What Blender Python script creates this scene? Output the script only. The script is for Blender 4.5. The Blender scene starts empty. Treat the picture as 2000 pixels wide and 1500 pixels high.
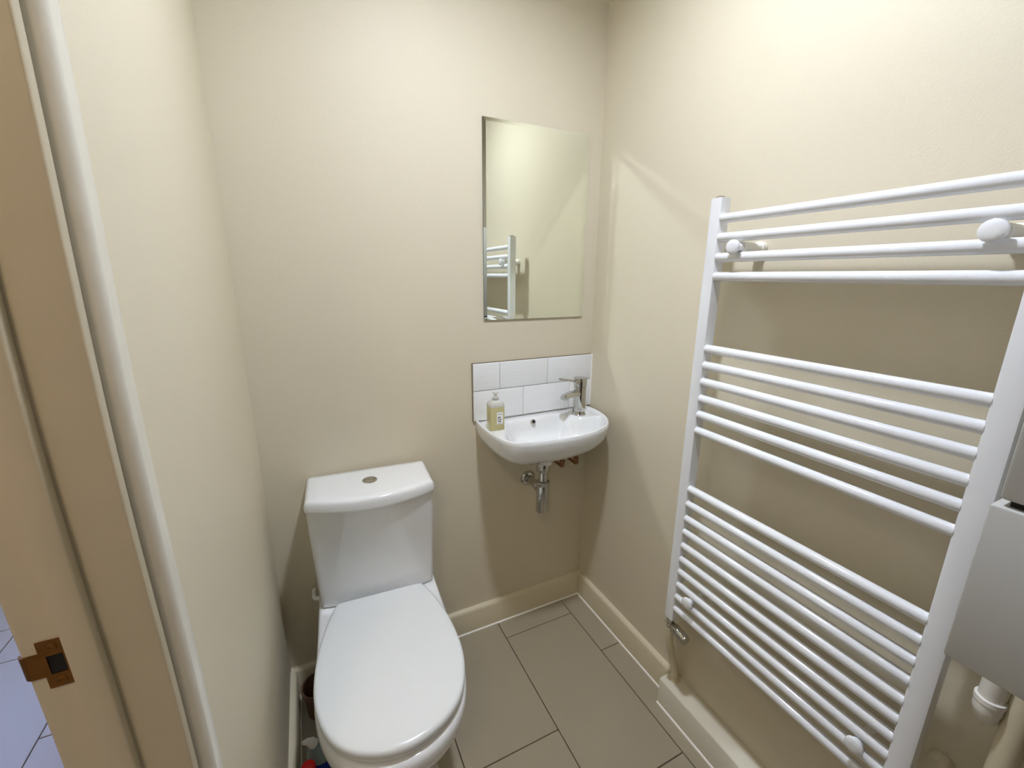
import bpy, bmesh, math, random
from mathutils import Vector, Matrix
random.seed(7)
PI = math.pi
sc = bpy.context.scene

# ------------------------------------------------------------------ camera
CAM = Vector((-0.9723, -1.3168, 1.3454))
F_PX, YAW, PITCH, ROLL = 830.98, 0.4511, 0.2479, 0.0067
cy, sy, cp, sp = math.cos(YAW), math.sin(YAW), math.cos(PITCH), math.sin(PITCH)
fwd = Vector((sy * cp, cy * cp, -sp)); rgt = Vector((cy, -sy, 0)); up = rgt.cross(fwd)
r2 = rgt * math.cos(ROLL) + up * math.sin(ROLL)
u2 = -rgt * math.sin(ROLL) + up * math.cos(ROLL)
cam_data = bpy.data.cameras.new('camera')
cam = bpy.data.objects.new('camera', cam_data)
sc.collection.objects.link(cam)
cam_data.sensor_width = 36.0
cam_data.lens = F_PX * 36.0 / 2000.0
cam_data.clip_start = 0.02
mw = Matrix((r2, u2, -fwd)).transposed().to_4x4(); mw.translation = CAM
cam.matrix_world = mw
sc.camera = cam

# ------------------------------------------------------------------ world, lights, exposure
world = bpy.data.worlds.new('world'); sc.world = world
world.use_nodes = True
world.node_tree.nodes['Background'].inputs[0].default_value = (0.75, 0.85, 1.0, 1)
world.node_tree.nodes['Background'].inputs[1].default_value = 0.3
sc.view_settings.view_transform = 'Standard'
sc.view_settings.look = 'None'
sc.view_settings.gamma = 1.0
sc.view_settings.use_curve_mapping = False
sc.view_settings.exposure = 0.0
sc.cycles.sample_clamp_indirect = 0.0
sc.cycles.sample_clamp_direct = 0.0
sc.cycles.caustics_reflective = True
sc.cycles.blur_glossy = 0.0
sc.cycles.max_bounces = 10
sc.cycles.diffuse_bounces = 6
sc.cycles.use_guiding = True
LAMP = (-0.56, -0.71, 2.38)
LAMP_R = 0.055
LAMP_STRENGTH = 548.0          # radiance of the ceiling lamp's diffuser
HALL_STRENGTH = 8.0           # radiance of the hall window's daylight
HALL_FILL = 52.0  # radiance of the fill light added in the hall

# ------------------------------------------------------------------ materials
def mat(name, col, rough=0.5, metal=0.0, noise=0.0, scale=8.0, bump=0.0, bscale=150.0,
        trans=0.0, ior=1.45, coat=0.0, emit=None, estr=0.0, spec=0.5, stretch=None):
    m = bpy.data.materials.new(name); m.use_nodes = True
    nt = m.node_tree; b = nt.nodes['Principled BSDF']
    b.inputs['Base Color'].default_value = (*col, 1)
    b.inputs['Roughness'].default_value = rough
    b.inputs['Metallic'].default_value = metal
    b.inputs['IOR'].default_value = ior
    b.inputs['Specular IOR Level'].default_value = spec
    b.inputs['Transmission Weight'].default_value = trans
    b.inputs['Coat Weight'].default_value = coat
    b.inputs['Coat Roughness'].default_value = 0.05
    tc = nt.nodes.new('ShaderNodeTexCoord')
    src = tc.outputs['Object']
    if stretch:
        mp = nt.nodes.new('ShaderNodeMapping'); mp.inputs['Scale'].default_value = stretch
        nt.links.new(src, mp.inputs['Vector']); src = mp.outputs['Vector']
    if noise > 0:
        n = nt.nodes.new('ShaderNodeTexNoise'); n.inputs['Scale'].default_value = scale
        n.inputs['Detail'].default_value = 5
        nt.links.new(src, n.inputs['Vector'])
        mix = nt.nodes.new('ShaderNodeMix'); mix.data_type = 'RGBA'
        mix.inputs['A'].default_value = (*[max(0, c * (1 - noise)) for c in col], 1)
        mix.inputs['B'].default_value = (*[min(1, c * (1 + noise)) for c in col], 1)
        nt.links.new(n.outputs['Fac'], mix.inputs['Factor'])
        nt.links.new(mix.outputs['Result'], b.inputs['Base Color'])
    if bump > 0:
        n2 = nt.nodes.new('ShaderNodeTexNoise'); n2.inputs['Scale'].default_value = bscale
        n2.inputs['Detail'].default_value = 4
        nt.links.new(src, n2.inputs['Vector'])
        bp = nt.nodes.new('ShaderNodeBump'); bp.inputs['Strength'].default_value = bump
        bp.inputs['Distance'].default_value = 0.002
        nt.links.new(n2.outputs['Fac'], bp.inputs['Height'])
        nt.links.new(bp.outputs['Normal'], b.inputs['Normal'])
    if emit:
        b.inputs['Emission Color'].default_value = (*emit, 1)
        b.inputs['Emission Strength'].default_value = estr
    return m

M = dict(
    wall=mat('cream_wall_paint', (0.655, 0.595, 0.455), 0.55, noise=0.02, scale=3, bump=0.12, bscale=220),
    gloss=mat('cream_satin_wood_paint', (0.66, 0.595, 0.43), 0.32, noise=0.02, scale=5, bump=0.1, bscale=90),
    boxing=mat('pale_cream_gloss_paint', (0.70, 0.66, 0.54), 0.25, noise=0.02, scale=5, bump=0.1, bscale=60),
    jamb=mat('old_cream_gloss_paint', (0.62, 0.55, 0.40), 0.35, noise=0.04, scale=9, bump=0.25, bscale=60),
    arch=mat('off_white_gloss_paint', (0.72, 0.69, 0.60), 0.3, noise=0.02, scale=9, bump=0.15, bscale=60),
    ceil=mat('white_ceiling_paint', (0.70, 0.69, 0.66), 0.8, noise=0.01),
    tile=mat('taupe_floor_tile', (0.345, 0.298, 0.215), 0.34, noise=0.05, scale=5, bump=0.05, bscale=40),
    grout=mat('brown_floor_grout', (0.09, 0.06, 0.035), 0.9, noise=0.2, scale=60),
    caulk=mat('white_sealant', (0.86, 0.83, 0.76), 0.4),
    ceramic=mat('white_glazed_ceramic', (0.76, 0.77, 0.77), 0.12, coat=0.6),
    seat=mat('white_moulded_seat', (0.74, 0.765, 0.765), 0.22),
    wtile=mat('white_glazed_wall_tile', (0.80, 0.81, 0.82), 0.15, noise=0.015, scale=12, bump=0.5, bscale=30, stretch=(1, 1, 3)),
    adhesive=mat('brown_tile_adhesive', (0.22, 0.18, 0.12), 0.9, noise=0.2, scale=60),
    wgrout=mat('pale_grey_wall_grout', (0.42, 0.42, 0.42), 0.8),
    chrome=mat('chrome', (0.56, 0.55, 0.52), 0.09, 1.0),
    satin=mat('satin_chrome', (0.55, 0.52, 0.47), 0.25, 1.0),
    copper=mat('tarnished_copper', (0.35, 0.20, 0.12), 0.35, 1.0, noise=0.3, scale=80),
    brass=mat('tarnished_brass', (0.26, 0.12, 0.03), 0.35, 1.0, noise=0.35, scale=70),
    dark=mat('dark_void', (0.01, 0.009, 0.008), 0.8),
    enamel=mat('white_radiator_enamel', (0.79, 0.80, 0.82), 0.18, coat=0.4),
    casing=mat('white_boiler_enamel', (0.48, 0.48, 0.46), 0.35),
    plastic=mat('white_plastic', (0.78, 0.76, 0.70), 0.35),
    mirror=mat('mirror_silvering', (0.87, 0.91, 0.84), 0.0, 1.0),
    glassedge=mat('dark_glass_edge', (0.10, 0.12, 0.10), 0.2),
    soap=mat('yellow_soap_bottle', (0.72, 0.66, 0.36), 0.12, trans=0.35, ior=1.3),
    clear=mat('frosted_clear_plastic', (0.86, 0.86, 0.80), 0.2, trans=0.55, ior=1.3),
    label=mat('white_paper_label', (0.80, 0.80, 0.78), 0.6),
    ink=mat('dark_label_ink', (0.08, 0.09, 0.09), 0.6),
    red=mat('red_plastic', (0.75, 0.01, 0.01), 0.3),
    blue=mat('blue_liquid', (0.02, 0.05, 0.42), 0.15, trans=0.2, ior=1.3),
    teal=mat('clear_bluish_plastic', (0.45, 0.56, 0.55), 0.15, trans=0.5, ior=1.3),
    pot=mat('brown_pot', (0.17, 0.09, 0.055), 0.55, noise=0.15, scale=25),
    front_dark=mat('dark_unseen_wall', (0.10, 0.055, 0.03), 0.45, noise=0.3, scale=6, stretch=(8, 8, .6)),  # dark tone chosen for the unseen front wall, to soak up bounced light
    hall=mat('hall_wall_paint', (0.70, 0.66, 0.58), 0.7, noise=0.01),
    upvc=mat('white_window_frame', (0.85, 0.85, 0.85), 0.3),
    lampglow=mat('lamp_diffuser', (1, 1, 1), 0.5, emit=(0.905, 0.975, 1.14), estr=LAMP_STRENGTH),
    hfillglow=mat('hall_fill_diffuser', (1, 1, 1), 0.5, emit=(1.0, 0.80, 0.55), estr=HALL_FILL),
    sky=mat('daylight_pane', (1, 1, 1), 0.5, emit=(0.42, 0.55, 1.1), estr=HALL_STRENGTH),
)

# ------------------------------------------------------------------ helpers
C = sc.collection
def empty(name, loc=(0, 0, 0), rz=0.0):
    o = bpy.data.objects.new(name, None); C.objects.link(o)
    o.location = loc; o.rotation_euler = (0, 0, rz); o.empty_display_size = 0.05
    return o
def tag(o, label=None, cat=None, group=None, kind=None):
    if label: o['label'] = label
    if cat: o['category'] = cat
    if group: o['group'] = group
    if kind: o['kind'] = kind
    return o
def world_mat(o):
    m = Matrix.Translation(o.location) @ o.rotation_euler.to_matrix().to_4x4()
    return world_mat(o.parent) @ m if o.parent else m
def obj(name, bm, m, parent=None, local=False, smooth=True, angle=40):
    """one mesh object; coordinates are world ones unless local"""
    if parent is not None and not local:
        bmesh.ops.transform(bm, matrix=world_mat(parent).inverted(), verts=bm.verts)
    bmesh.ops.recalc_face_normals(bm, faces=bm.faces)
    me = bpy.data.meshes.new(name)
    if smooth:
        for f in bm.faces: f.smooth = True
        for e in bm.edges:
            if len(e.link_faces) == 2 and e.calc_face_angle(0) > math.radians(angle): e.smooth = False
    bm.to_mesh(me); bm.free()
    me.materials.append(M[m] if isinstance(m, str) else m)
    o = bpy.data.objects.new(name, me); C.objects.link(o)
    if parent is not None: o.parent = parent
    return o
def struct(name, bm, m, parent=None, **k):
    o = obj(name, bm, m, parent, **k)
    if parent is None: o['kind'] = 'structure'
    return o
def box(lo, hi, bev=0.0, seg=2, bm=None):
    bm = bm or bmesh.new()
    t = bmesh.new()
    bmesh.ops.create_cube(t, size=1)
    for v in t.verts:
        v.co = Vector([lo[i] + (v.co[i] + .5) * (hi[i] - lo[i]) for i in range(3)])
    if bev > 0:
        bmesh.ops.bevel(t, geom=list(t.edges), offset=bev, segments=seg, profile=0.5, affect='EDGES')
    return join(bm, t)
def join(bm, t):
    me = bpy.data.meshes.new('tmp'); t.to_mesh(me); t.free()
    bm.from_mesh(me); bpy.data.meshes.remove(me)
    return bm
def loft(rings, cap0=True, cap1=True, bm=None, closed=True):
    """rings: lists of 3D points with equal counts"""
    bm = bm or bmesh.new()
    R = [[bm.verts.new(p) for p in r] for r in rings]
    n = len(R[0])
    for a, b in zip(R, R[1:]):
        for i in range(n if closed else n - 1):
            j = (i + 1) % n
            bm.faces.new((a[i], a[j], b[j], b[i]))
    if cap0: bm.faces.new(R[0])
    if cap1: bm.faces.new(R[-1][::-1])
    return bm
def frame_of(d):
    d = Vector(d).normalized()
    a = Vector((0, 0, 1)) if abs(d.z) < 0.9 else Vector((1, 0, 0))
    u = d.cross(a).normalized(); v = d.cross(u).normalized()
    return d, u, v
def lathe(base, axis, prof, n=24, bm=None, c0=True, c1=True):
    """prof: (radius, height along axis) pairs"""
    d, u, v = frame_of(axis); base = Vector(base)
    rings = [[base + d * h + (u * math.cos(2 * PI * i / n) + v * math.sin(2 * PI * i / n)) * max(r, 1e-5) for i in range(n)] for r, h in prof]
    return loft(rings, c0, c1, bm)
def tube(pts, r, n=12, bm=None):
    pts = [Vector(p) for p in pts]
    rings = []
    d0, u, v = frame_of(pts[1] - pts[0])
    for i, p in enumerate(pts):
        if i == 0: d = pts[1] - pts[0]
        elif i == len(pts) - 1: d = pts[-1] - pts[-2]
        else: d = (pts[i + 1] - pts[i]).normalized() + (pts[i] - pts[i - 1]).normalized()
        d.normalize()
        u = (u - d * u.dot(d)).normalized(); v = d.cross(u)
        rr = r[i] if isinstance(r, (list, tuple)) else r
        rings.append([p + (u * math.cos(2 * PI * k / n) + v * math.sin(2 * PI * k / n)) * rr for k in range(n)])
    return loft(rings, True, True, bm)
def chaikin(pts, k=2):
    for _ in range(k):
        q = []
        for i in range(len(pts)):
            a, b = pts[i], pts[(i + 1) % len(pts)]
            q.append((a[0] * .75 + b[0] * .25, a[1] * .75 + b[1] * .25))
            q.append((a[0] * .25 + b[0] * .75, a[1] * .25 + b[1] * .75))
        pts = q
    return pts
def resample(pts, n, start=None):
    P = [Vector((p[0], p[1])) for p in pts]
    L = [0]
    for i in range(len(P)): L.append(L[-1] + (P[(i + 1) % len(P)] - P[i]).length)
    out = []
    for k in range(n):
        s = L[-1] * k / n
        i = max(j for j in range(len(P)) if L[j] <= s)
        t = (s - L[i]) / max(1e-9, L[i + 1] - L[i])
        q = P[i].lerp(P[(i + 1) % len(P)], t); out.append((q.x, q.y))
    return out
def offset(pts, d):
    """inset a CCW or CW closed outline by d towards its inside (vertex normals)"""
    n = len(pts); area = sum(pts[i][0] * pts[(i + 1) % n][1] - pts[(i + 1) % n][0] * pts[i][1] for i in range(n))
    s = 1 if area > 0 else -1; out = []
    for i in range(n):
        a, b = Vector(pts[i - 1]), Vector(pts[(i + 1) % n])
        t = (b - a).normalized(); nn = Vector((-t.y, t.x)) * s
        out.append((pts[i][0] + nn.x * d, pts[i][1] + nn.y * d))
    return out
def shrink(pts, k, c=None):
    cx = sum(p[0] for p in pts) / len(pts); cy_ = (min(p[1] for p in pts) + max(p[1] for p in pts)) / 2
    return [(cx + (p[0] - cx) * k, cy_ + (p[1] - cy_) * k) for p in pts]
def z3(pts, z): return [Vector((p[0], p[1], z)) for p in pts]
def smooth01(t):
    t = max(0.0, min(1.0, t)); return t * t * (3 - 2 * t)

# ------------------------------------------------------------------ room shell
W = -1.129          # room face of the left wall
WH = -1.2215        # hall face of the left wall
JY = -0.864         # face of the door lining
DY2 = -1.64         # far side of the door opening
DZ = 2.03
FY = -2.60          # front wall
CZ = 2.385

# floor of the room with its tiles: brick-bonded 30 x 60 tiles
fl = box((W, FY, -0.06), (0.0, 0.0, -0.0045)); box((WH - .001, DY2, -0.06), (W, JY + 0.03, -0.0045), bm=fl)
floor = struct('floor', fl, 'grout')
J = 0.0028
def tiles(parent, cols, ylines, ylo, yhi, name='tile'):
    for (x0, x1), (y0, pitch) in zip(cols, ylines):
        ys = [y0 + k * pitch for k in range(-8, 9)]
        ys = sorted([y for y in ys if ylo < y < yhi] + [ylo, yhi], reverse=True)
        for a, b in zip(ys, ys[1:]):
            if a - b < 0.01: continue
            lo = (x0 + J / 2, b + J / 2, -0.006); hi = (x1 - J / 2, a - J / 2, 0.0)
            obj(name, box(lo, hi, 0.0012, 1), 'tile', parent, smooth=False)
tiles(floor, [(-0.105, 0), (-0.4, -0.105), (-0.695, -0.4), (-0.99, -0.695), (W, -0.99)],
      [(-0.302, 0.59), (-0.101, 0.588), (-0.477, 0.59), (-0.20, 0.59), (-0.40, 0.59)], FY, 0.0)
# hall floor
HX = -2.75
hf = box((HX, -2.2, -0.06), (WH - .002, 2.6, -0.0045))
hfloor = struct('floor', hf, 'grout')
tiles(hfloor, [(-1.515, WH - .004), (-1.815, -1.515), (-2.10, -1.815), (-2.40, -2.10), (-2.70, -2.40)],
      [(0.37, 0.59), (0.166, 0.59), (-0.02, 0.59), (0.176, 0.59), (0.4, 0.59)], -2.2, 2.6)

struct('wall_back', box((W - .1, 0, -0.06), (0.12, 0.12, CZ)), 'wall')
struct('wall_right', box((0, FY - .12, -0.06), (0.12, 0, CZ)), 'wall')
struct('wall_front', box((W - .1, FY - .12, -0.06), (0, FY, CZ)), 'front_dark')  # behind the camera; made dark to reduce indirect light in the room
wl = box((WH, JY + .028, -0.06), (W, 0, CZ))
box((WH, FY, -0.06), (W, DY2 - .028, CZ), bm=wl)
box((WH, DY2 - .028, DZ + .028), (W, JY + .028, CZ), bm=wl)
struct('wall_left', wl, 'wall')
struct('ceiling', box((W - .1, FY - .12, CZ), (0.12, 0.12, CZ + .08)), 'ceil')
# hall shell
struct('wall_hall_end', box((HX - .1, 2.6, -.06), (WH, 2.7, CZ)), 'hall')
struct('wall_hall_entry', box((HX - .1, -2.3, -.06), (WH, -2.2, CZ)), 'hall')
struct('wall_hall_side', box((WH, 0.12, -.06), (WH + .1, 2.6, CZ)), 'hall')
struct('ceiling', box((HX - .1, -2.3, CZ), (W - .1, 2.7, CZ + .08)), 'ceil')
WY0, WY1, WZ0, WZ1 = 0.2, 2.2, 0.95, 2.05
hw = box((HX - .1, -2.2, -.06), (HX, WY0, CZ)); box((HX - .1, WY1, -.06), (HX, 2.6, CZ), bm=hw)
box((HX - .1, WY0, -.06), (HX, WY1, WZ0), bm=hw); box((HX - .1, WY0, WZ1), (HX, WY1, CZ), bm=hw)
struct('wall_hall_window', hw, 'hall')
win = empty('window_1', (HX - .05, 1.2, WZ0)); win['kind'] = 'structure'
for y0 in (WY0, (WY0 + WY1) / 2):
    y1 = y0 + (WY1 - WY0) / 2
    f = bmesh.new()
    for lo, hi in (((y0, WZ0), (y1, WZ0 + .05)), ((y0, WZ1 - .05), (y1, WZ1)), ((y0, WZ0), (y0 + .05, WZ1)), ((y1 - .05, WZ0), (y1, WZ1))):
        box((HX - .09, lo[0], lo[1]), (HX - .03, hi[0], hi[1]), .004, bm=f)
    obj('window_frame', f, 'upvc', win)
    obj('pane', box((HX - .07, y0 + .05, WZ0 + .05), (HX - .06, y1 - .05, WZ1 - .05)), 'sky', win, smooth=False)

# ---- baseboards with rounded tops and white sealant at the floor
def skirting(name, p0, p1, inward, h=0.102, t=0.018, m='gloss', bead=True):
    p0, p1, n = Vector(p0), Vector(p1), Vector(inward)
    prof = [(0, 0), (t, 0), (t, h - .012), (t - .0025, h - .005), (t - .008, h - .001), (t - .014, h), (0, h)]
    rings = []
    for p in (p0, p1): rings.append([p + n * a + Vector((0, 0, b)) for a, b in prof])
    o = struct(name, loft(rings), m, angle=50)
    if bead:
        d = (p1 - p0).normalized()
        c = [(t - .001, 0.0), (t + .0045, 0.0), (t + .0035, .0028), (t - .001, .005)]
        obj('sealant', loft([[p + n * a + Vector((0, 0, b)) for a, b in c] for p in (p0 , p1)]), 'caulk', o)
    return o
skirting('baseboard_back', (W + .001, 0, 0), (0, 0, 0), (0, -1, 0))
skirting('baseboard_right', (0, -0.0185, 0), (0, -0.541, 0), (-1, 0, 0))
skirting('baseboard_left', (W, -0.0185, 0), (W, -0.785, 0), (1, 0, 0), h=.105)

# boxed-in pipes along the foot of the right wall
pb = bmesh.new(); pbx = -0.0615
pr_ = [(0, 0), (pbx, 0), (pbx, .091), (pbx + .002, .095), (pbx + .006, .0965), (0, .0965)]
loft([[Vector((a, y, b)) for a, b in pr_] for y in (-0.541, FY)], bm=pb)
trim = struct('trim_1', pb, 'boxing', angle=50)
obj('sealant', loft([[Vector((a, y, b)) for a, b in ((pbx + .001, 0), (pbx - .0045, 0), (pbx - .0035, .003), (pbx + .001, .005))] for y in (-0.541, FY)]), 'caulk', trim)
# paint build-up where the supply pipe meets the boxing
obj('paint_blob', lathe((-0.021, -0.564, .0965), (0, 0, 1), [(.017, 0), (.015, .003), (.010, .006), (.008, .012)], 14), 'gloss', trim)

# ---- door lining, stop, architrave (no leaf in sight)
def bow(z):           # the old frame is slightly bowed
    return 0.004 - 0.0165 * math.exp(-((z - 1.22) / 0.26) ** 2)
ZS = [i * DZ / 60 for i in range(61)]
door = empty('door_1', ((W + WH) / 2, (JY + DY2) / 2, 0)); door['kind'] = 'structure'
def upright(prof, s=1, y0=JY, bowed=True, top=DZ, ch=None):
    """prof: (x, protrusion into the opening) outline, swept up the jamb at y0"""
    rings = []
    for z in [t * top / DZ for t in ZS]:
        b = bow(z) if bowed else 0.0
        rings.append([Vector((x, y0 - s * p + s * b, z + 0.0)) for x, p in prof])
    return loft(rings)
# lining, latch side: arris rounded slightly to the room and to the hall
lin = [(W + .001, -.035), (W + .001, -.0012), (W - .0005, -.0002), (W - .0018, 0), (WH + .0035, 0), (WH + .001, -.001), (WH, -.0035), (WH, -.035)]
# planted stop: its room edge shows as the pale strip
stp = [(-1.1680, -.004), (-1.1680, .0085), (-1.1685, .0098), (-1.1700, .0105), (-1.1882, .0105), (-1.1890, .0097), (-1.1890, -.004)]
# architrave on the room side (and a plain one on the hall side)
arc = []
aw, at_ = 0.070, 0.0155
a0 = -0.0105
for k in range(10):
    a = PI / 2 * k / 9
    arc.append((W + .0145 * math.sin(a), a0 - .008 * (1 - math.cos(a))))
for y, x in ((.018, .0145), (.026, .0143), (.031, .0130), (.0335, .0105), (.0345, .007), (.0345, 0.0)):
    arc.append((W + x, a0 - y))
for s, y0 in ((1, JY), (-1, DY2)):
    obj('lining', upright(lin, s, y0, s == 1), 'jamb', door, angle=60)
    obj('door_stop', upright(stp, s, y0, s == 1, DZ - .005), 'jamb', door, angle=60)
    obj('architrave', upright(arc, s, y0, s == 1, DZ + .012), 'arch', door, angle=60)
hd = box((WH, DY2, DZ), (W + .001, JY, DZ + .027), .001, 1)
obj('lining', hd, 'jamb', door)
obj('door_stop', box((-1.189, DY2 + .012, DZ - .012), (-1.168, JY - .012, DZ + .002)), 'jamb', door)
obj('architrave', box((W, DY2 - .045, DZ + .0105), (W + .0145, JY + .045, DZ + .045), .004), 'arch', door)
# paint crack beside the stop and nicks in the old paint, as fine recess strips
pass
# strike plate
YP = JY + bow(1.0) - .0018
PDX, PDZ = .0022, .0055
def plate_mesh():
    o = [(-1.1935, .9815), (-1.1935, 1.0320), (-1.2115, 1.0325), (-1.2115, 1.0205), (-1.2200, 1.0205), (-1.2200, .9950), (-1.2115, .9950), (-1.2115, .9815)]
    h = [(-1.1965, .9965), (-1.1965, 1.0165), (-1.2075, 1.0165), (-1.2075, .9965)]
    bm = bmesh.new()
    def P(q, y): return bm.verts.new((q[0], y, q[1]))
    for y in (YP, YP + .0012):
        pass
    F, Bk = [P(q, YP) for q in o], [P(q, YP + .0012) for q in o]
    f2, b2 = [P(q, YP) for q in h], [P(q, YP + .0012) for q in h]
    for a, b in ((F, Bk), (f2, b2)):
        for i in range(len(a)): bm.faces.new((a[i], a[(i + 1) % len(a)], b[(i + 1) % len(a)], b[i]))
    for A, B in ((F, f2), (Bk, b2)):
        bm.faces.new((A[0], A[1], B[1], B[0]))
        bm.faces.new((A[1], A[2], A[3], A[4], B[2], B[1]))
        bm.faces.new((A[4], A[5], B[3], B[2]))
        bm.faces.new((A[5], A[6], A[7], A[0], B[0], B[3]))
    # curved lip running round the hall arris
    rings = []
    for k in range(6):
        a = k / 5 * PI / 2
        cx, cyy = -1.2200, YP + .0012 + .005
        rings.append([Vector((cx - math.sin(a) * .0062, cyy - math.cos(a) * .0062, z)) for z in (.9952, 1.0203)] +
                     [Vector((cx - math.sin(a) * .005, cyy - math.cos(a) * .005, z)) for z in (1.0203, .9952)])
    loft(rings, bm=bm)
    bmesh.ops.translate(bm, vec=(PDX, 0, PDZ), verts=bm.verts)
    for v in bm.verts: v.co.y += bow(v.co.z) - bow(1.0)
    return bm
sp_ = obj('strike_plate', plate_mesh(), 'brass', door, angle=30)
sp_['label'] = 'tarnished brass strike plate'
obj('latch_hole', box((-1.2074 + PDX, YP + .0006, .9966 + PDZ), (-1.1966 + PDX, YP + .006, 1.0164 + PDZ)), 'dark', sp_)
for z in (.9885, 1.0250):
    s_ = lathe((-1.2025 + PDX, YP + .0002 + bow(z + PDZ) - bow(1.0), z + PDZ), (0, -1, 0), [(.0042, 0), (.0036, .0009), (.0016, .0010), (.0012, .0003)], 16)
    obj('screw', s_, 'brass', sp_)

# ------------------------------------------------------------------ ceiling lamp (above the frame)
lamp = empty('ceiling_light', (LAMP[0], LAMP[1], CZ))
tag(lamp, 'small round white ceiling downlight in the middle of the room', 'ceiling light')
obj('housing', lathe((LAMP[0], LAMP[1], CZ), (0, 0, -1), [(LAMP_R + .02, 0), (LAMP_R + .02, .032), (LAMP_R + .012, .038), (LAMP_R + .004, .038), (LAMP_R + .002, .010)], 40, c1=False), 'plastic', lamp)
obj('diffuser', lathe((LAMP[0], LAMP[1], CZ - .010), (0, 0, -1), [(LAMP_R, 0), (LAMP_R, .002), (.001, .003)], 40), 'lampglow', lamp)
hall_fill = empty('ceiling_light', (-1.50, -1.85, CZ))  # added fill, out of view: warms the door lining and lower walls
tag(hall_fill, 'unseen round warm fill light added on the hall ceiling', 'ceiling light')
obj('housing', lathe((-1.50, -1.85, CZ), (0, 0, -1), [(.14, 0), (.14, .02), (.13, .03), (.122, .03), (.12, .01)], 40, c1=False), 'plastic', hall_fill)
obj('diffuser', lathe((-1.50, -1.85, CZ - .012), (0, 0, -1), [(.118, 0), (.118, .02), (.001, .026)], 40), 'hfillglow', hall_fill)

# ------------------------------------------------------------------ toilet
T = empty('toilet', (-0.842, -0.010, 0), -0.059)
tag(T, 'white close-coupled toilet with closed lid against the back wall', 'toilet')
NR = 96
def half_to_outline(H, n=NR):
    """H: (ly, half width) from back to tip -> closed local outline (x, -ly), symmetric"""
    right = [(h, -l) for l, h in H]; left = [(-h, -l) for l, h in reversed(H)]
    pts = right + left
    return resample(chaikin(pts, 2), n)
lid_h = [(.163, .0), (.163, .06), (.163, .118), (.168, .124), (.20, .137), (.25, .1525), (.31, .166), (.37, .1735), (.43, .1755), (.48, .170), (.53, .156), (.57, .134), (.60, .103), (.622, .060), (.631, .022), (.632, 0)]
lid_o = half_to_outline(lid_h)
rings = [z3(shrink(lid_o, .986), .4085), z3(shrink(lid_o, .997), .4105), z3(lid_o, .4145), z3(shrink(lid_o, .999), .420), z3(shrink(lid_o, .992), .4245), z3(shrink(lid_o, .975), .4275), z3(shrink(lid_o, .95), .4290), z3(shrink(lid_o, .85), .4302), z3(shrink(lid_o, .6), .4310), z3(shrink(lid_o, .3), .4313)]
obj('lid', loft(rings), 'seat', T, local=True, angle=60)
seat_o = shrink(lid_o, .978)
inner = shrink(seat_o, .66)
rings = [z3(shrink(seat_o, .99), .3930), z3(seat_o, .396), z3(seat_o, .404), z3(shrink(seat_o, .99), .4065), z3(inner, .4065), z3(inner, .3930)]
bm = loft(rings + [rings[0]], False, False)
bmesh.ops.remove_doubles(bm, verts=bm.verts, dist=1e-6)
obj('seat', bm, 'seat', T, local=True, angle=60)
for s in (-1, 1): obj('hinge', lathe((s * .085 - .012, -.157, .409), (1, 0, 0), [(.002, 0), (.0065, .001), (.0065, .023), (.002, .024)], 14), 'seat', T, local=True)
# pan
rim_h = [(.012, 0), (.012, .08), (.012, .150), (.016, .170), (.05, .1735), (.10, .1745), (.16, .1745), (.22, .1745), (.30, .1755), (.37, .178), (.43, .1775), (.48, .172), (.53, .159), (.57, .139), (.605, .107), (.63, .066), (.640, .025), (.641, 0)]
foot_h = [(.04, 0), (.04, .05), (.04, .085), (.06, .098), (.10, .102), (.15, .104), (.20, .104), (.25, .105), (.30, .106), (.34, .106), (.38, .105), (.41, .102), (.44, .094), (.47, .080), (.49, .06), (.505, .035), (.51, .015), (.51, 0)]
rim = half_to_outline(rim_h); foot = half_to_outline(foot_h)
rings = []
for z, t, ins in ((0, 1, -.004), (.012, 1, -.004), (.02, 1, 0), (.10, .97, 0), (.17, .86, 0), (.22, .68, 0), (.26, .46, 0), (.295, .25, 0), (.325, .10, 0), (.345, .03, 0), (.362, 0, 0), (.378, 0, 0), (.386, 0, .0015), (.3905, 0, .005), (.392, 0, .010), (.392, 0, .03)):
    base = [(a[0] * (1 - t) + b[0] * t, a[1] * (1 - t) + b[1] * t) for a, b in zip(rim, foot)]
    rings.append(z3(shrink(base, 1 - ins / .17), z))
obj('pan', loft(rings), 'ceramic', T, local=True, angle=60)
# cistern body: narrower and shallower at the bottom
def cist_outline(hw, d, bulge, y0=0.0, r=.02):
    pts = [(-hw, -y0), (-hw, -y0), (-hw, -d + r), (-hw, -d + .004), (-hw + .006, -d)]
    k = 12
    for i in range(1, k):
        x = -hw + .006 + (2 * hw - .012) * i / k
        pts.append((x, -d - bulge * (1 - (2 * i / k - 1) ** 2)))
    pts += [(hw - .006, -d), (hw, -d + .004), (hw, -d + r), (hw, -y0), (hw, -y0)]
    return resample(chaikin(pts, 2), NR)
rings = []
for z, hw, d, bu in ((.394, .160, .128, .012), (.397, .1645, .133, .014), (.41, .166, .134, .014), (.45, .1675, .133, .014), (.50, .169, .134, .015), (.55, .1705, .138, .018), (.60, .1715, .144, .022), (.66, .1725, .151, .028), (.727, .173, .157, .033)):
    rings.append(z3(cist_outline(hw, d, bu), z))
obj('cistern', loft(rings), 'ceramic', T, local=True, angle=60)
lo_ = cist_outline(.1775, .164, .040)
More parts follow.
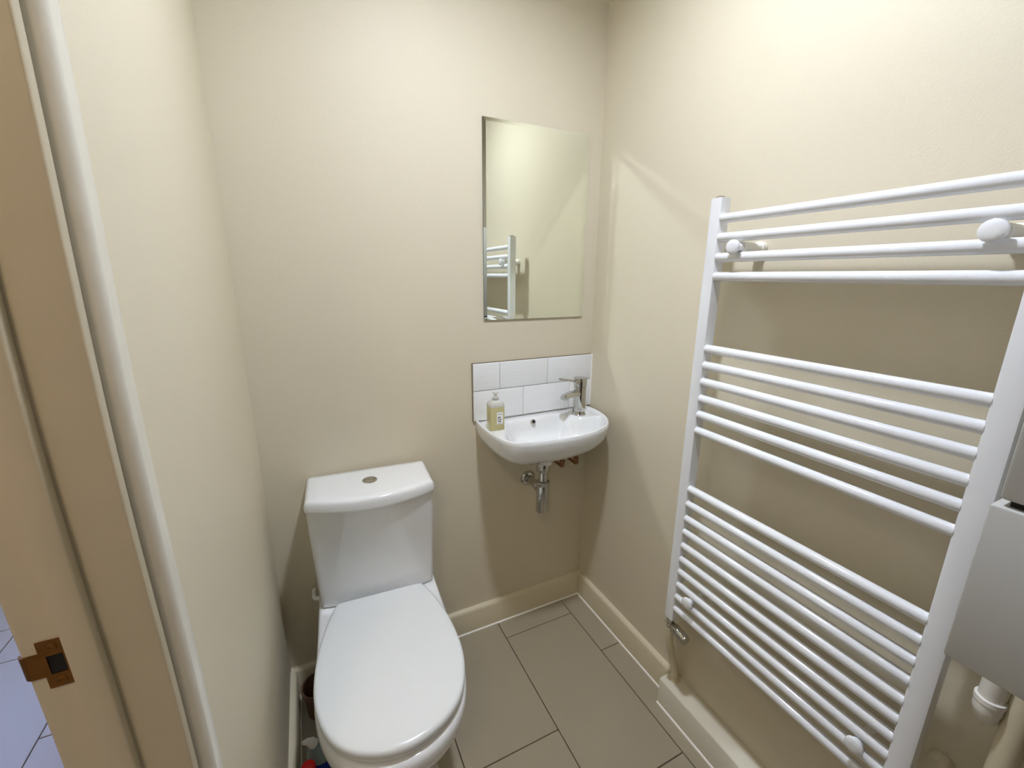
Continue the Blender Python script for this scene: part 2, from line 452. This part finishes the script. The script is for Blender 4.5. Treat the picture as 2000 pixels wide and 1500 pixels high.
rings = [z3(shrink(lo_, .985), .7245), z3(shrink(lo_, .997), .7275), z3(lo_, .732), z3(shrink(lo_, .994), .742), z3(shrink(lo_, .982), .750), z3(shrink(lo_, .955), .7560), z3(shrink(lo_, .92), .7582), z3(shrink(lo_, .75), .7590), z3(shrink(lo_, .3), .7592)]
obj('cistern_lid', loft(rings), 'ceramic', T, local=True, angle=60)
bt = obj('flush_button', lathe((-.001, -.092, .7585), (0, 0, 1), [(.0215, 0), (.0215, .002), (.0195, .0035), (.0165, .003), (.0155, .0012)], 36), 'chrome', T, local=True)
bt['label'] = 'round chrome dual flush button'
for s in (-1, 1):
    hb = bmesh.new()
    n = 14
    arc_ = [(-.001 + math.cos(s * (PI / 2) - PI / 2 + PI * (i / n)) * .0145, -.092 + math.sin(s * (PI / 2) - PI / 2 + PI * (i / n)) * .0145 + s * .0007) for i in range(n + 1)]
    loft([z3(arc_, .7595), z3(arc_, .7615), z3([(-.001 + (a + .001) * .9, -.092 + s * .0008 + (b + .092 - s * .0008) * .9) for a, b in arc_], .7622)], bm=hb)
    o = obj('button_half', hb, 'satin', bt, local=True)
# small inlet stub at the side
tb = tube([(-.168, -.058, .375), (-.184, -.058, .377), (-.190, -.050, .377), (-.190, -.012, .377)], .0065)
lathe((-.166, -.058, .375), (-1, 0, 0), [(.010, 0), (.010, .010), (.007, .011)], 12, bm=tb)
obj('inlet_elbow', tb, 'plastic', T, local=True)

# ------------------------------------------------------------------ basin
BX = -0.2525
out = [(-.4745, 0), (-.477, -.03), (-.4785, -.075), (-.4775, -.12), (-.473, -.165), (-.464, -.205), (-.446, -.240), (-.415, -.261), (-.37, -.271), (-.31, -.279), (-.25, -.281), (-.19, -.274), (-.135, -.260), (-.085, -.232), (-.048, -.190), (-.026, -.142), (-.0155, -.095), (-.0145, -.05), (-.020, -.015), (-.025, 0)]
# dense outline: front rounded, back edge straight
def catmull_open(P, k=6):
    q = []
    for i in range(len(P) - 1):
        p0, p1, p2, p3 = Vector(P[max(i - 1, 0)]), Vector(P[i]), Vector(P[i + 1]), Vector(P[min(i + 2, len(P) - 1)])
        for j in range(k):
            t = j / k
            v = 0.5 * ((2 * p1) + (p2 - p0) * t + (2 * p0 - 5 * p1 + 4 * p2 - p3) * t * t + (3 * p1 - p0 - 3 * p2 + p3) * t ** 3)
            q.append((v.x, v.y))
    q.append(P[-1]); return q
front = catmull_open(out, 6)
nb = 44
back = [(-.025 + (-.4745 + .025) * i / nb, 0.0) for i in range(1, nb)]
OUT = front + back
open_ = [(-.438, -.172), (-.420, -.125), (-.398, -.085), (-.375, -.052), (-.34, -.042), (-.25, -.042), (-.17, -.042), (-.148, -.055), (-.140, -.082), (-.120, -.108), (-.095, -.120), (-.06, -.122), (-.037, -.135), (-.046, -.165), (-.068, -.200), (-.10, -.226), (-.145, -.245), (-.20, -.259), (-.25, -.264), (-.31, -.263), (-.37, -.256), (-.41, -.246), (-.436, -.226), (-.445, -.20)]
OP = chaikin(open_, 2)
def seg_d(px, py, a, b):
    vx, vy = b[0] - a[0], b[1] - a[1]
    t = max(0, min(1, ((px - a[0]) * vx + (py - a[1]) * vy) / (vx * vx + vy * vy + 1e-12)))
    return math.hypot(px - a[0] - t * vx, py - a[1] - t * vy)
def sdf(px, py, P):
    d = min(seg_d(px, py, P[i], P[(i + 1) % len(P)]) for i in range(len(P)))
    ins = False; n = len(P)
    for i in range(n):
        a, b = P[i], P[(i + 1) % n]
        if (a[1] > py) != (b[1] > py) and px < (b[0] - a[0]) * (py - a[1]) / (b[1] - a[1]) + a[0]: ins = not ins
    return d if ins else -d
FRO = [front[i] for i in range(0, len(front), 3)]
def rim_dist(px, py):
    return min(seg_d(px, py, FRO[i], FRO[i + 1]) for i in range(len(FRO) - 1))
def bz(px, py):
    """height of the basin's top surface"""
    e = min(rim_dist(px, py), 0.05)
    deck = .8535 + .0065 * (1 - smooth01((e - .006) / .008))
    d = sdf(px, py, OP)
    if d <= -.004: return deck
    w = smooth01((d + .004) / .030)
    deep = .0 + .060 * w + .045 * smooth01((d - .015) / .075)
    # floor of the bowl falls to the waste
    return deck - deep
bc = (BX, -0.135)
rings = []
prof_out = []
Zt = .8600
def scaled(s, z, P=OUT, c=(BX + .0, 0.0)):
    return [Vector((c[0] + (p[0] - c[0]) * s, p[1] * (s if True else 1), z)) for p in P]
# outer body from the waste boss up to the rim
body = [(.24, .733), (.34, .7335), (.46, .7365), (.58, .742), (.69, .750), (.79, .761), (.87, .775), (.93, .791), (.97, .809), (.991, .829), (1.0, .846), (1.0, .8565)]
bmB = bmesh.new()
rings = [scaled(s, z) for s, z in body]
rings.append([Vector((p[0] + (BX - p[0]) * .006, p[1] * .99, .8592)) for p in OUT])
ks = [.985, .974, .960, .945, .925, .90, .87, .84, .81, .78, .75, .72, .69, .66, .63, .59, .54, .48, .42, .36, .30, .24, .18, .12, .06]
for s in ks:
    r = []
    for p in OUT:
        x = bc[0] + (p[0] - bc[0]) * s; y = bc[1] + (p[1] - bc[1]) * s
        r.append(Vector((x, y, bz(x, y))))
    rings.append(r)
loft(rings, True, True, bm=bmB)
basin = empty('wash_basin', (BX, 0, .73))
tag(basin, 'small white wall-hung hand basin in the corner under the splashback', 'basin')
obj('bowl', bmB, 'ceramic', basin, angle=70)
OVP = Vector((-.2745, -.0535, .8415)); OVN = (0.03, -1, .62)
ov = lathe(OVP, OVN, [(.0095, -.010), (.0095, .0015), (.0080, .0030), (.0060, .0026), (.0056, -.001)], 24)
ovo = obj('overflow_ring', ov, 'chrome', basin)
obj('overflow_hole', lathe(OVP, OVN, [(.0056, -.006), (.0056, .0006)], 20), 'dark', ovo)
obj('waste_boss', lathe((BX - .008, -.122, .738), (0, 0, -1), [(.040, 0), (.032, .006), (.026, .018), (.024, .030), (.022, .031)], 28), 'ceramic', basin)
obj('plug_waste', lathe((BX, -.150, bz(BX, -.150) - .0008), (0, 0, 1), [(.021, 0), (.021, .002), (.018, .003), (.012, .0015)], 24), 'chrome', basin)

# tap on the right-hand deck
TX, TY, TZ = -.096, -.076, .8535
tap = empty('mixer_tap', (TX, TY, TZ))
tag(tap, 'chrome single-lever tap on the right corner of the basin', 'tap')
obj('body', lathe((TX, TY, TZ), (0, 0, 1), [(.0250, 0), (.0250, .003), (.0232, .005), (.0226, .02), (.0222, .06), (.0222, .106)], 32), 'chrome', tap)
obj('cap', lathe((TX, TY, TZ + .1065), (0, 0, 1), [(.0210, 0), (.0235, .001), (.0242, .012), (.0242, .0295), (.0230, .0325), (.017, .0335)], 32), 'chrome', tap)
obj('lever', tube([(TX - .012, TY, TZ + .126), (TX - .03, TY - .001, TZ + .129), (TX - .06, TY - .002, TZ + .136), (TX - .090, TY - .003, TZ + .142), (TX - .093, TY - .003, TZ + .143)], [.0050, .0042, .0038, .0046, .002], 12), 'chrome', tap)
rings = []
for k in range(11):
    t = k / 10
    x = TX - .005 - .082 * t; y = TY - .022 * t; z = TZ + .080 + .004 * math.sin(t * PI) - .004 * t * t
    hw = .0185 - .0035 * t; hh = .0125 - .0035 * t
    if k == 10: hw *= .75; hh *= .7
    ax = Vector((-.26, .965, 0)) 
    rings.append([Vector((x, y, z)) + ax * hw * math.copysign(abs(math.cos(a)) ** .7, math.cos(a)) + Vector((0, 0, 1)) * hh * math.copysign(abs(math.sin(a)) ** .7, math.sin(a)) for a in [2 * PI * i / 20 for i in range(20)]])
spt = obj('spout', loft(rings), 'chrome', tap)
obj('aerator', lathe((TX - .073, TY - .020, TZ + .074), (0, 0, -1), [(.0095, -.004), (.0095, .007), (.0080, .009), (.006, .008)], 20), 'satin', spt)

# bottle trap
tx, ty = -.2680, -.120
trap = empty('bottle_trap', (tx, ty, .515))
tag(trap, 'chrome bottle trap below the basin with a round wall flange', 'waste trap')
obj('tailpiece', lathe((tx, ty, .708), (0, 0, -1), [(.0200, -.003), (.0225, .0), (.0225, .028), (.0205, .031), (.0160, .033), (.0155, .075), (.0165, .078)], 28), 'chrome', trap)
obj('trap_nut', lathe((tx, ty, .642), (0, 0, -1), [(.0215, 0), (.0245, .002), (.0245, .013), (.0225, .016)], 28), 'chrome', trap)
obj('trap_body', lathe((tx, ty, .627), (0, 0, -1), [(.0225, 0), (.0232, .003), (.0232, .098), (.0225, .104), (.019, .107), (.005, .107)], 32), 'chrome', trap)
obj('outlet_pipe', tube([(tx, ty + .015, .606), (tx + .003, -.03, .598), (tx + .004, -.001, .597)], .0155, 20), 'chrome', trap)
obj('outlet_nut', lathe((tx, ty + .021, .606), (0, 1, -.05), [(.0185, 0), (.0200, .002), (.0200, .018), (.018, .02)], 24), 'chrome', trap)
obj('wall_flange', lathe((tx + .004, -.0005, .597), (0, -1, 0), [(.030, 0), (.0295, .003), (.024, .008), (.0165, .012)], 32), 'chrome', trap)

# isolating valves
for i, (x, z, yy) in enumerate(((-.1455, .6480, -.052), (-.082, .6480, -.052))):
    v = empty('isolating_valve', (x, yy, z))
    tag(v, ('left' if i == 0 else 'right') + ' one of two tarnished copper pipe fittings under the basin beside the trap', 'pipe fitting', 'copper fittings under the basin')
    obj('pipe', tube([(x, yy, z + .062), (x, yy, z + .02), (x, yy, z + .006)], .0062), 'copper', v)
    obj('nut', lathe((x, yy, z + .022), (0, 0, -1), [(.0085, 0), (.0105, .002), (.0105, .010), (.0085, .012), (.0085, .016), (.0105, .018), (.0105, .026), (.008, .029)], 6), 'copper', v, smooth=False)
    obj('elbow', tube([(x, yy, z), (x, yy + .006, z - .004), (x, yy + .03, z - .004), (x, -.001, z - .004)], .0062), 'copper', v)
    obj('screw_slot', lathe((x, yy - .009, z + .004), (0, -1, 0), [(.0045, 0), (.0045, .0025), (.003, .003)], 12), 'copper', v)

# splashback: adhesive bed with separate glazed tiles
sb = empty('splashback', (-.243, 0, .862))
tag(sb, 'white tiled splashback of two brick-bonded rows above the basin', 'splashback')
obj('adhesive_bed', box((-.4862, -.0045, .8580), (-.0005, 0, 1.0625)), 'adhesive', sb)
obj('grout', box((-.4835, -.0066, .8590), (-.0020, -.004, 1.0600)), 'wgrout', sb)
for z0, z1, xs in ((.9650, 1.0605, (-.4845, -.3857, -.1946, -.0020)), (.8585, .9640, (-.4845, -.2934, -.0979, -.0020))):
    for a, b in zip(xs, xs[1:]):
        obj('tile', box((a + .0008, -.0095, z0 + .0006), (b - .0008, -.0046, z1 - .0006), .0018, 3), 'wtile', sb)
obj('sealant', loft([[Vector((x, y, z)) for x, y in ((-.0025, -.0095), (0.0, -.0125), (0, 0), (-.0025, 0))] for z in (.8605, 1.0615)]), 'caulk', sb)

# soap bottle on the left deck
sx, sy_, sz_ = -.4375, -.090, .8538
so = empty('soap_bottle', (sx, sy_, sz_), -0.05)
tag(so, 'clear square bottle of yellow hand soap on the left corner of the basin', 'soap bottle')
def rr(hx, hy, r, n=5):
    pts = []
    for cx_, cy_, a0_ in ((hx - r, hy - r, 0), (-hx + r, hy - r, PI / 2), (-hx + r, -hy + r, PI), (hx - r, -hy + r, 1.5 * PI)):
        for i in range(n + 1):
            a = a0_ + PI / 2 * i / n; pts.append((cx_ + r * math.cos(a), cy_ + r * math.sin(a)))
    return pts
q = rr(.0250, .0205, .0045)
obj('bottle_body', loft([z3([(a * .95, b * .95) for a, b in q], .0005), z3(q, .003), z3(q, .076), z3([(a * .99, b * .99) for a, b in q], .079)]), 'soap', so, local=True)
obj('shoulder', loft([z3([(a * .995, b * .995) for a, b in q], .0792), z3(q, .084), z3([(a * .93, b * .93) for a, b in q], .090), z3([(a * .7, b * .75) for a, b in q], .096), z3([(a * .42, b * .5) for a, b in q], .100)]), 'clear', so, local=True)
obj('pump', lathe((0, 0, .100), (0, 0, 1), [(.0105, 0), (.0105, .010), (.006, .012), (.0045, .013), (.0045, .020), (.009, .021), (.009, .026), (.006, .028)], 20), 'clear', so, local=True)
lb = obj('label', box((-.0035, -.0212, .022), (.0180, -.0207, .062)), 'label', so, local=True)
lb['label'] = 'white paper label with dark print'
pk = bmesh.new()
for z0, z1, x0, x1 in ((.0545, .0556, .000, .0150), (.0425, .0465, .000, .0095), (.0355, .0395, .000, .0030), (.0355, .0395, .0045, .0065), (.0355, .0395, .0085, .0125), (.0290, .0330, .000, .0025), (.0290, .0330, .0040, .0110), (.0250, .0256, .000, .0150)):
    box((x0, -.0214, z0), (x1, -.0211, z1), bm=pk)
obj('print', pk, 'ink', lb, local=True)

# ------------------------------------------------------------------ mirror
mx0, mx1, mz0, mz1 = -.4401, -.0549, 1.2043, 1.8043
mir = empty('mirror', ((mx0 + mx1) / 2, 0, mz0))
tag(mir, 'tall frameless glass mirror on the back wall above the splashback', 'mirror')
obj('backing', box((mx0, -.0052, mz0), (mx1, -.0005, mz1)), 'glassedge', mir, smooth=False)
bw = .010
gm = bmesh.new()
o_ = [(mx0, mz0), (mx1, mz0), (mx1, mz1), (mx0, mz1)]
i_ = [(mx0 + bw, mz0 + bw), (mx1 - bw, mz0 + bw), (mx1 - bw, mz1 - bw), (mx0 + bw, mz1 - bw)]
loft([[Vector((a, -.0053, b)) for a, b in o_], [Vector((a, -.0056, b)) for a, b in o_], [Vector((a, -.0061, b)) for a, b in i_]], bm=gm)
obj('mirror_glass', gm, 'mirror', mir, smooth=False)

# ------------------------------------------------------------------ towel radiator
RX = -.0775
YL0, YL1 = -.5520, -.5830       # left post
YR0, YR1 = -1.0845, -1.1185     # right post
rad = empty('towel_radiator', (-.088, -.838, .367))
tag(rad, 'tall white ladder towel radiator on the right wall', 'towel radiator')
def post(y0, y1, z0, z1):
    # D-section: flat towards the wall, rounded front
    xf, xb = -.0870, -.0580
    pts = [(xb, y0), (xb, y1)]
    pts += [(xf + .005, y1), (xf + .0012, y1 + .0012), (xf, y1 + .005), (xf, y0 - .005), (xf + .0012, y0 - .0012), (xf + .005, y0)]
    return loft([[Vector((a, b, z)) for a, b in pts] for z in (z0, z1)])
obj('upright', post(YL0, YL1, .360, 1.5245), 'enamel', rad, angle=50)
obj('upright', post(YR0, YR1, .355, 1.5245), 'enamel', rad, angle=50)
Z0, P0 = 1.4765, .0424
rz = [1.4781, 1.4357, 1.3912, 1.3476, 1.1736, 1.1315, 1.0888, 1.0446, 1.0020, .9579, .7889, .7450, .7004, .6589, .6152, .5716, .5304, .4874, .4465, .4050]
first = None
for z in rz:
    if first is None:
        first = obj('rail', lathe((0, 0, 0), (0, -1, 0), [(.0100, 0), (.0110, .0015), (.0110, .5035), (.0100, .505)], 20), 'enamel', rad, local=True)
        o = first
    else:
        o = first.copy(); C.objects.link(o); o.parent = rad
    o.location = Vector((RX, -.5815, z)) - rad.location
vent = lathe((-.073, (YL0 + YL1) / 2, 1.5243), (0, 0, 1), [(.011, 0), (.011, .003), (.008, .0045), (.004, .0045)], 6)
obj('air_vent', vent, 'satin', rad, smooth=False)
obj('air_vent', lathe((-.073, (YR0 + YR1) / 2, 1.5243), (0, 0, 1), [(.011, 0), (.011, .003), (.008, .0045), (.004, .0045)], 6), 'satin', rad, smooth=False)
# brackets: stub from wall to rails and a domed cap in front
for y, z in ((-.6360, 1.4120), (-1.0440, 1.4115), (-.6345, .4700), (-1.0420, .4690)):
    b_ = obj('bracket', lathe((-.0005, y, z), (-1, 0, 0), ([(.0135, 0), (.0150, .001), (.0150, .014), (.0125, .016), (.0125, .072), (.0115, .074)] if z > 1 else [(.009, 0), (.0095, .001), (.0095, .072), (.009, .074)]), 22), 'plastic', rad)
    obj('bracket_cap', lathe((-.0735, y, z), (-1, 0, 0), [(.0095, 0), (.0095, .021), (.0158, .0225), (.0162, .0255), (.0155, .0285), (.0120, .0305), (.006, .0313)], 24), 'enamel', b_)
# lockshield valve under the left post
vx, vy, vz = -.073, -.5675, .330
vb = bmesh.new()
lathe((vx, vy, .360), (0, 0, -1), [(.010, 0), (.012, .003), (.012, .010), (.009, .012), (.009, .026), (.011, .028), (.011, .038), (.008, .04)], 8, bm=vb)
va = obj('valve', vb, 'chrome', rad)
obj('valve_head', lathe((vx, vy - .004, .334), (-.10, -1, -.05), [(.0095, 0), (.0130, .006), (.0150, .012), (.0150, .056), (.0135, .061), (.007, .062)], 24), 'chrome', va)
obj('valve_tail', lathe((vx, vy + .004, .334), (-.02, 1, .25), [(.009, 0), (.009, .012), (.0045, .014)], 6), 'chrome', va, smooth=False)
# painted supply pipe from the boxing up to the valve
sup = obj('supply_pipe', tube([(vx, vy, .3215), (vx, vy, .300), (-.068, vy, .265), (-.048, -.567, .195), (-.028, -.565, .140), (-.021, -.564, .0965)], [.0115, .0112, .0110, .0108, .0108, .0112], 14), 'gloss')
tag(sup, 'cream painted supply pipe rising from the boxing to the radiator valve', 'pipe')

# ------------------------------------------------------------------ wall boiler at the right edge
BFX = -.30
boil = empty('wall_boiler', (-.15, -1.36, .893))
tag(boil, 'white wall-hung boiler casing cut off by the right edge', 'boiler')
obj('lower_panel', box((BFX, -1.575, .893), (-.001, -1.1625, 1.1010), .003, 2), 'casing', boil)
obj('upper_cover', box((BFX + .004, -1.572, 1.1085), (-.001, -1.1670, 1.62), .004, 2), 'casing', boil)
obj('shadow_gap', box((BFX + .012, -1.57, 1.0950), (-.002, -1.175, 1.115)), 'dark', boil)
# pipes below the boiler
ep = empty('elbow_pipe', (-.058, -1.1675, .893))
tag(ep, 'short white plastic pipe with a ring collar below the boiler', 'pipe')
obj('pipe', tube([(-.058, -1.1700, .8928), (-.058, -1.1700, .70), (-.056, -1.1700, .680), (-.048, -1.1700, .667), (-.035, -1.1700, .662), (-.001, -1.1700, .662)], .0150, 18), 'plastic', ep)
obj('collar', lathe((-.058, -1.1700, .708), (0, 0, -1), [(.016, 0), (.0185, .001), (.0185, .009), (.0172, .010), (.0172, .024), (.016, .028)], 22), 'plastic', ep)
lp = obj('drain_pipe', tube([(-.045, -1.2010, .8928), (-.045, -1.2010, .5), (-.045, -1.2010, .097)], .0165, 18), 'gloss')
tag(lp, 'thick cream painted pipe running down the wall behind the white elbow pipe', 'pipe')
wc = obj('wall_plug', lathe((-.0005, -1.133, .488), (-1, 0, 0), [(.017, 0), (.017, .016), (.014, .021), (.006, .022)], 26), 'gloss')
tag(wc, 'round cream painted plug on the wall beside the right radiator post', 'wall plug')

# ------------------------------------------------------------------ things on the floor left of the toilet
pt = bmesh.new()
lathe((-1.0510, -.098, .0005), (0, 0, 1), [(.034, 0), (.037, .002), (.045, .085), (.049, .086), (.049, .102), (.0465, .1035), (.0445, .102), (.041, .05), (.036, .012), (.004, .011)], 32, bm=pt)
tag(obj('round_pot', pt, 'pot', None), 'small brown round pot on the floor behind the toilet', 'pot')

bb = empty('cleaner_bottle', (-1.050, -.335, 0))
tag(bb, 'clear bottle of blue toilet cleaner with a white nozzle left of the toilet', 'bottle')
def oval(cx_, cy_, a, b, z, n=28): return [Vector((cx_ + a * math.cos(2 * PI * i / n), cy_ + b * math.sin(2 * PI * i / n), z)) for i in range(n)]
obj('liquid', loft([oval(-1.050, -.335, .030, .024, .001), oval(-1.050, -.335, .034, .028, .006), oval(-1.050, -.335, .034, .028, .118)]), 'blue', bb)
obj('bottle_body', loft([oval(-1.050, -.335, .034, .028, .1185), oval(-1.050, -.335, .034, .028, .128), oval(-1.052, -.335, .031, .025, .136), oval(-1.058, -.335, .022, .019, .151), oval(-1.064, -.335, .014, .013, .161)]), 'teal', bb)
obj('nozzle', tube([(-1.064, -.335, .1605), (-1.069, -.335, .171), (-1.078, -.336, .178), (-1.089, -.338, .183)], [.013, .011, .008, .004], 16), 'label', bb)
rb = empty('spray_bottle', (-1.079, -.380, 0))
tag(rb, 'pale bottle with a red cap on the floor at the foot of the frame', 'bottle')
obj('bottle_body', loft([oval(-1.079, -.380, .028, .020, .001), oval(-1.079, -.380, .031, .023, .006), oval(-1.079, -.380, .031, .023, .10), oval(-1.079, -.380, .024, .019, .118), oval(-1.079, -.380, .012, .012, .126)]), 'label', rb)
obj('cap', lathe((-1.079, -.380, .1255), (0, 0, 1), [(.017, 0), (.0175, .002), (.0175, .024), (.015, .029), (.006, .031)], 24), 'red', rb)
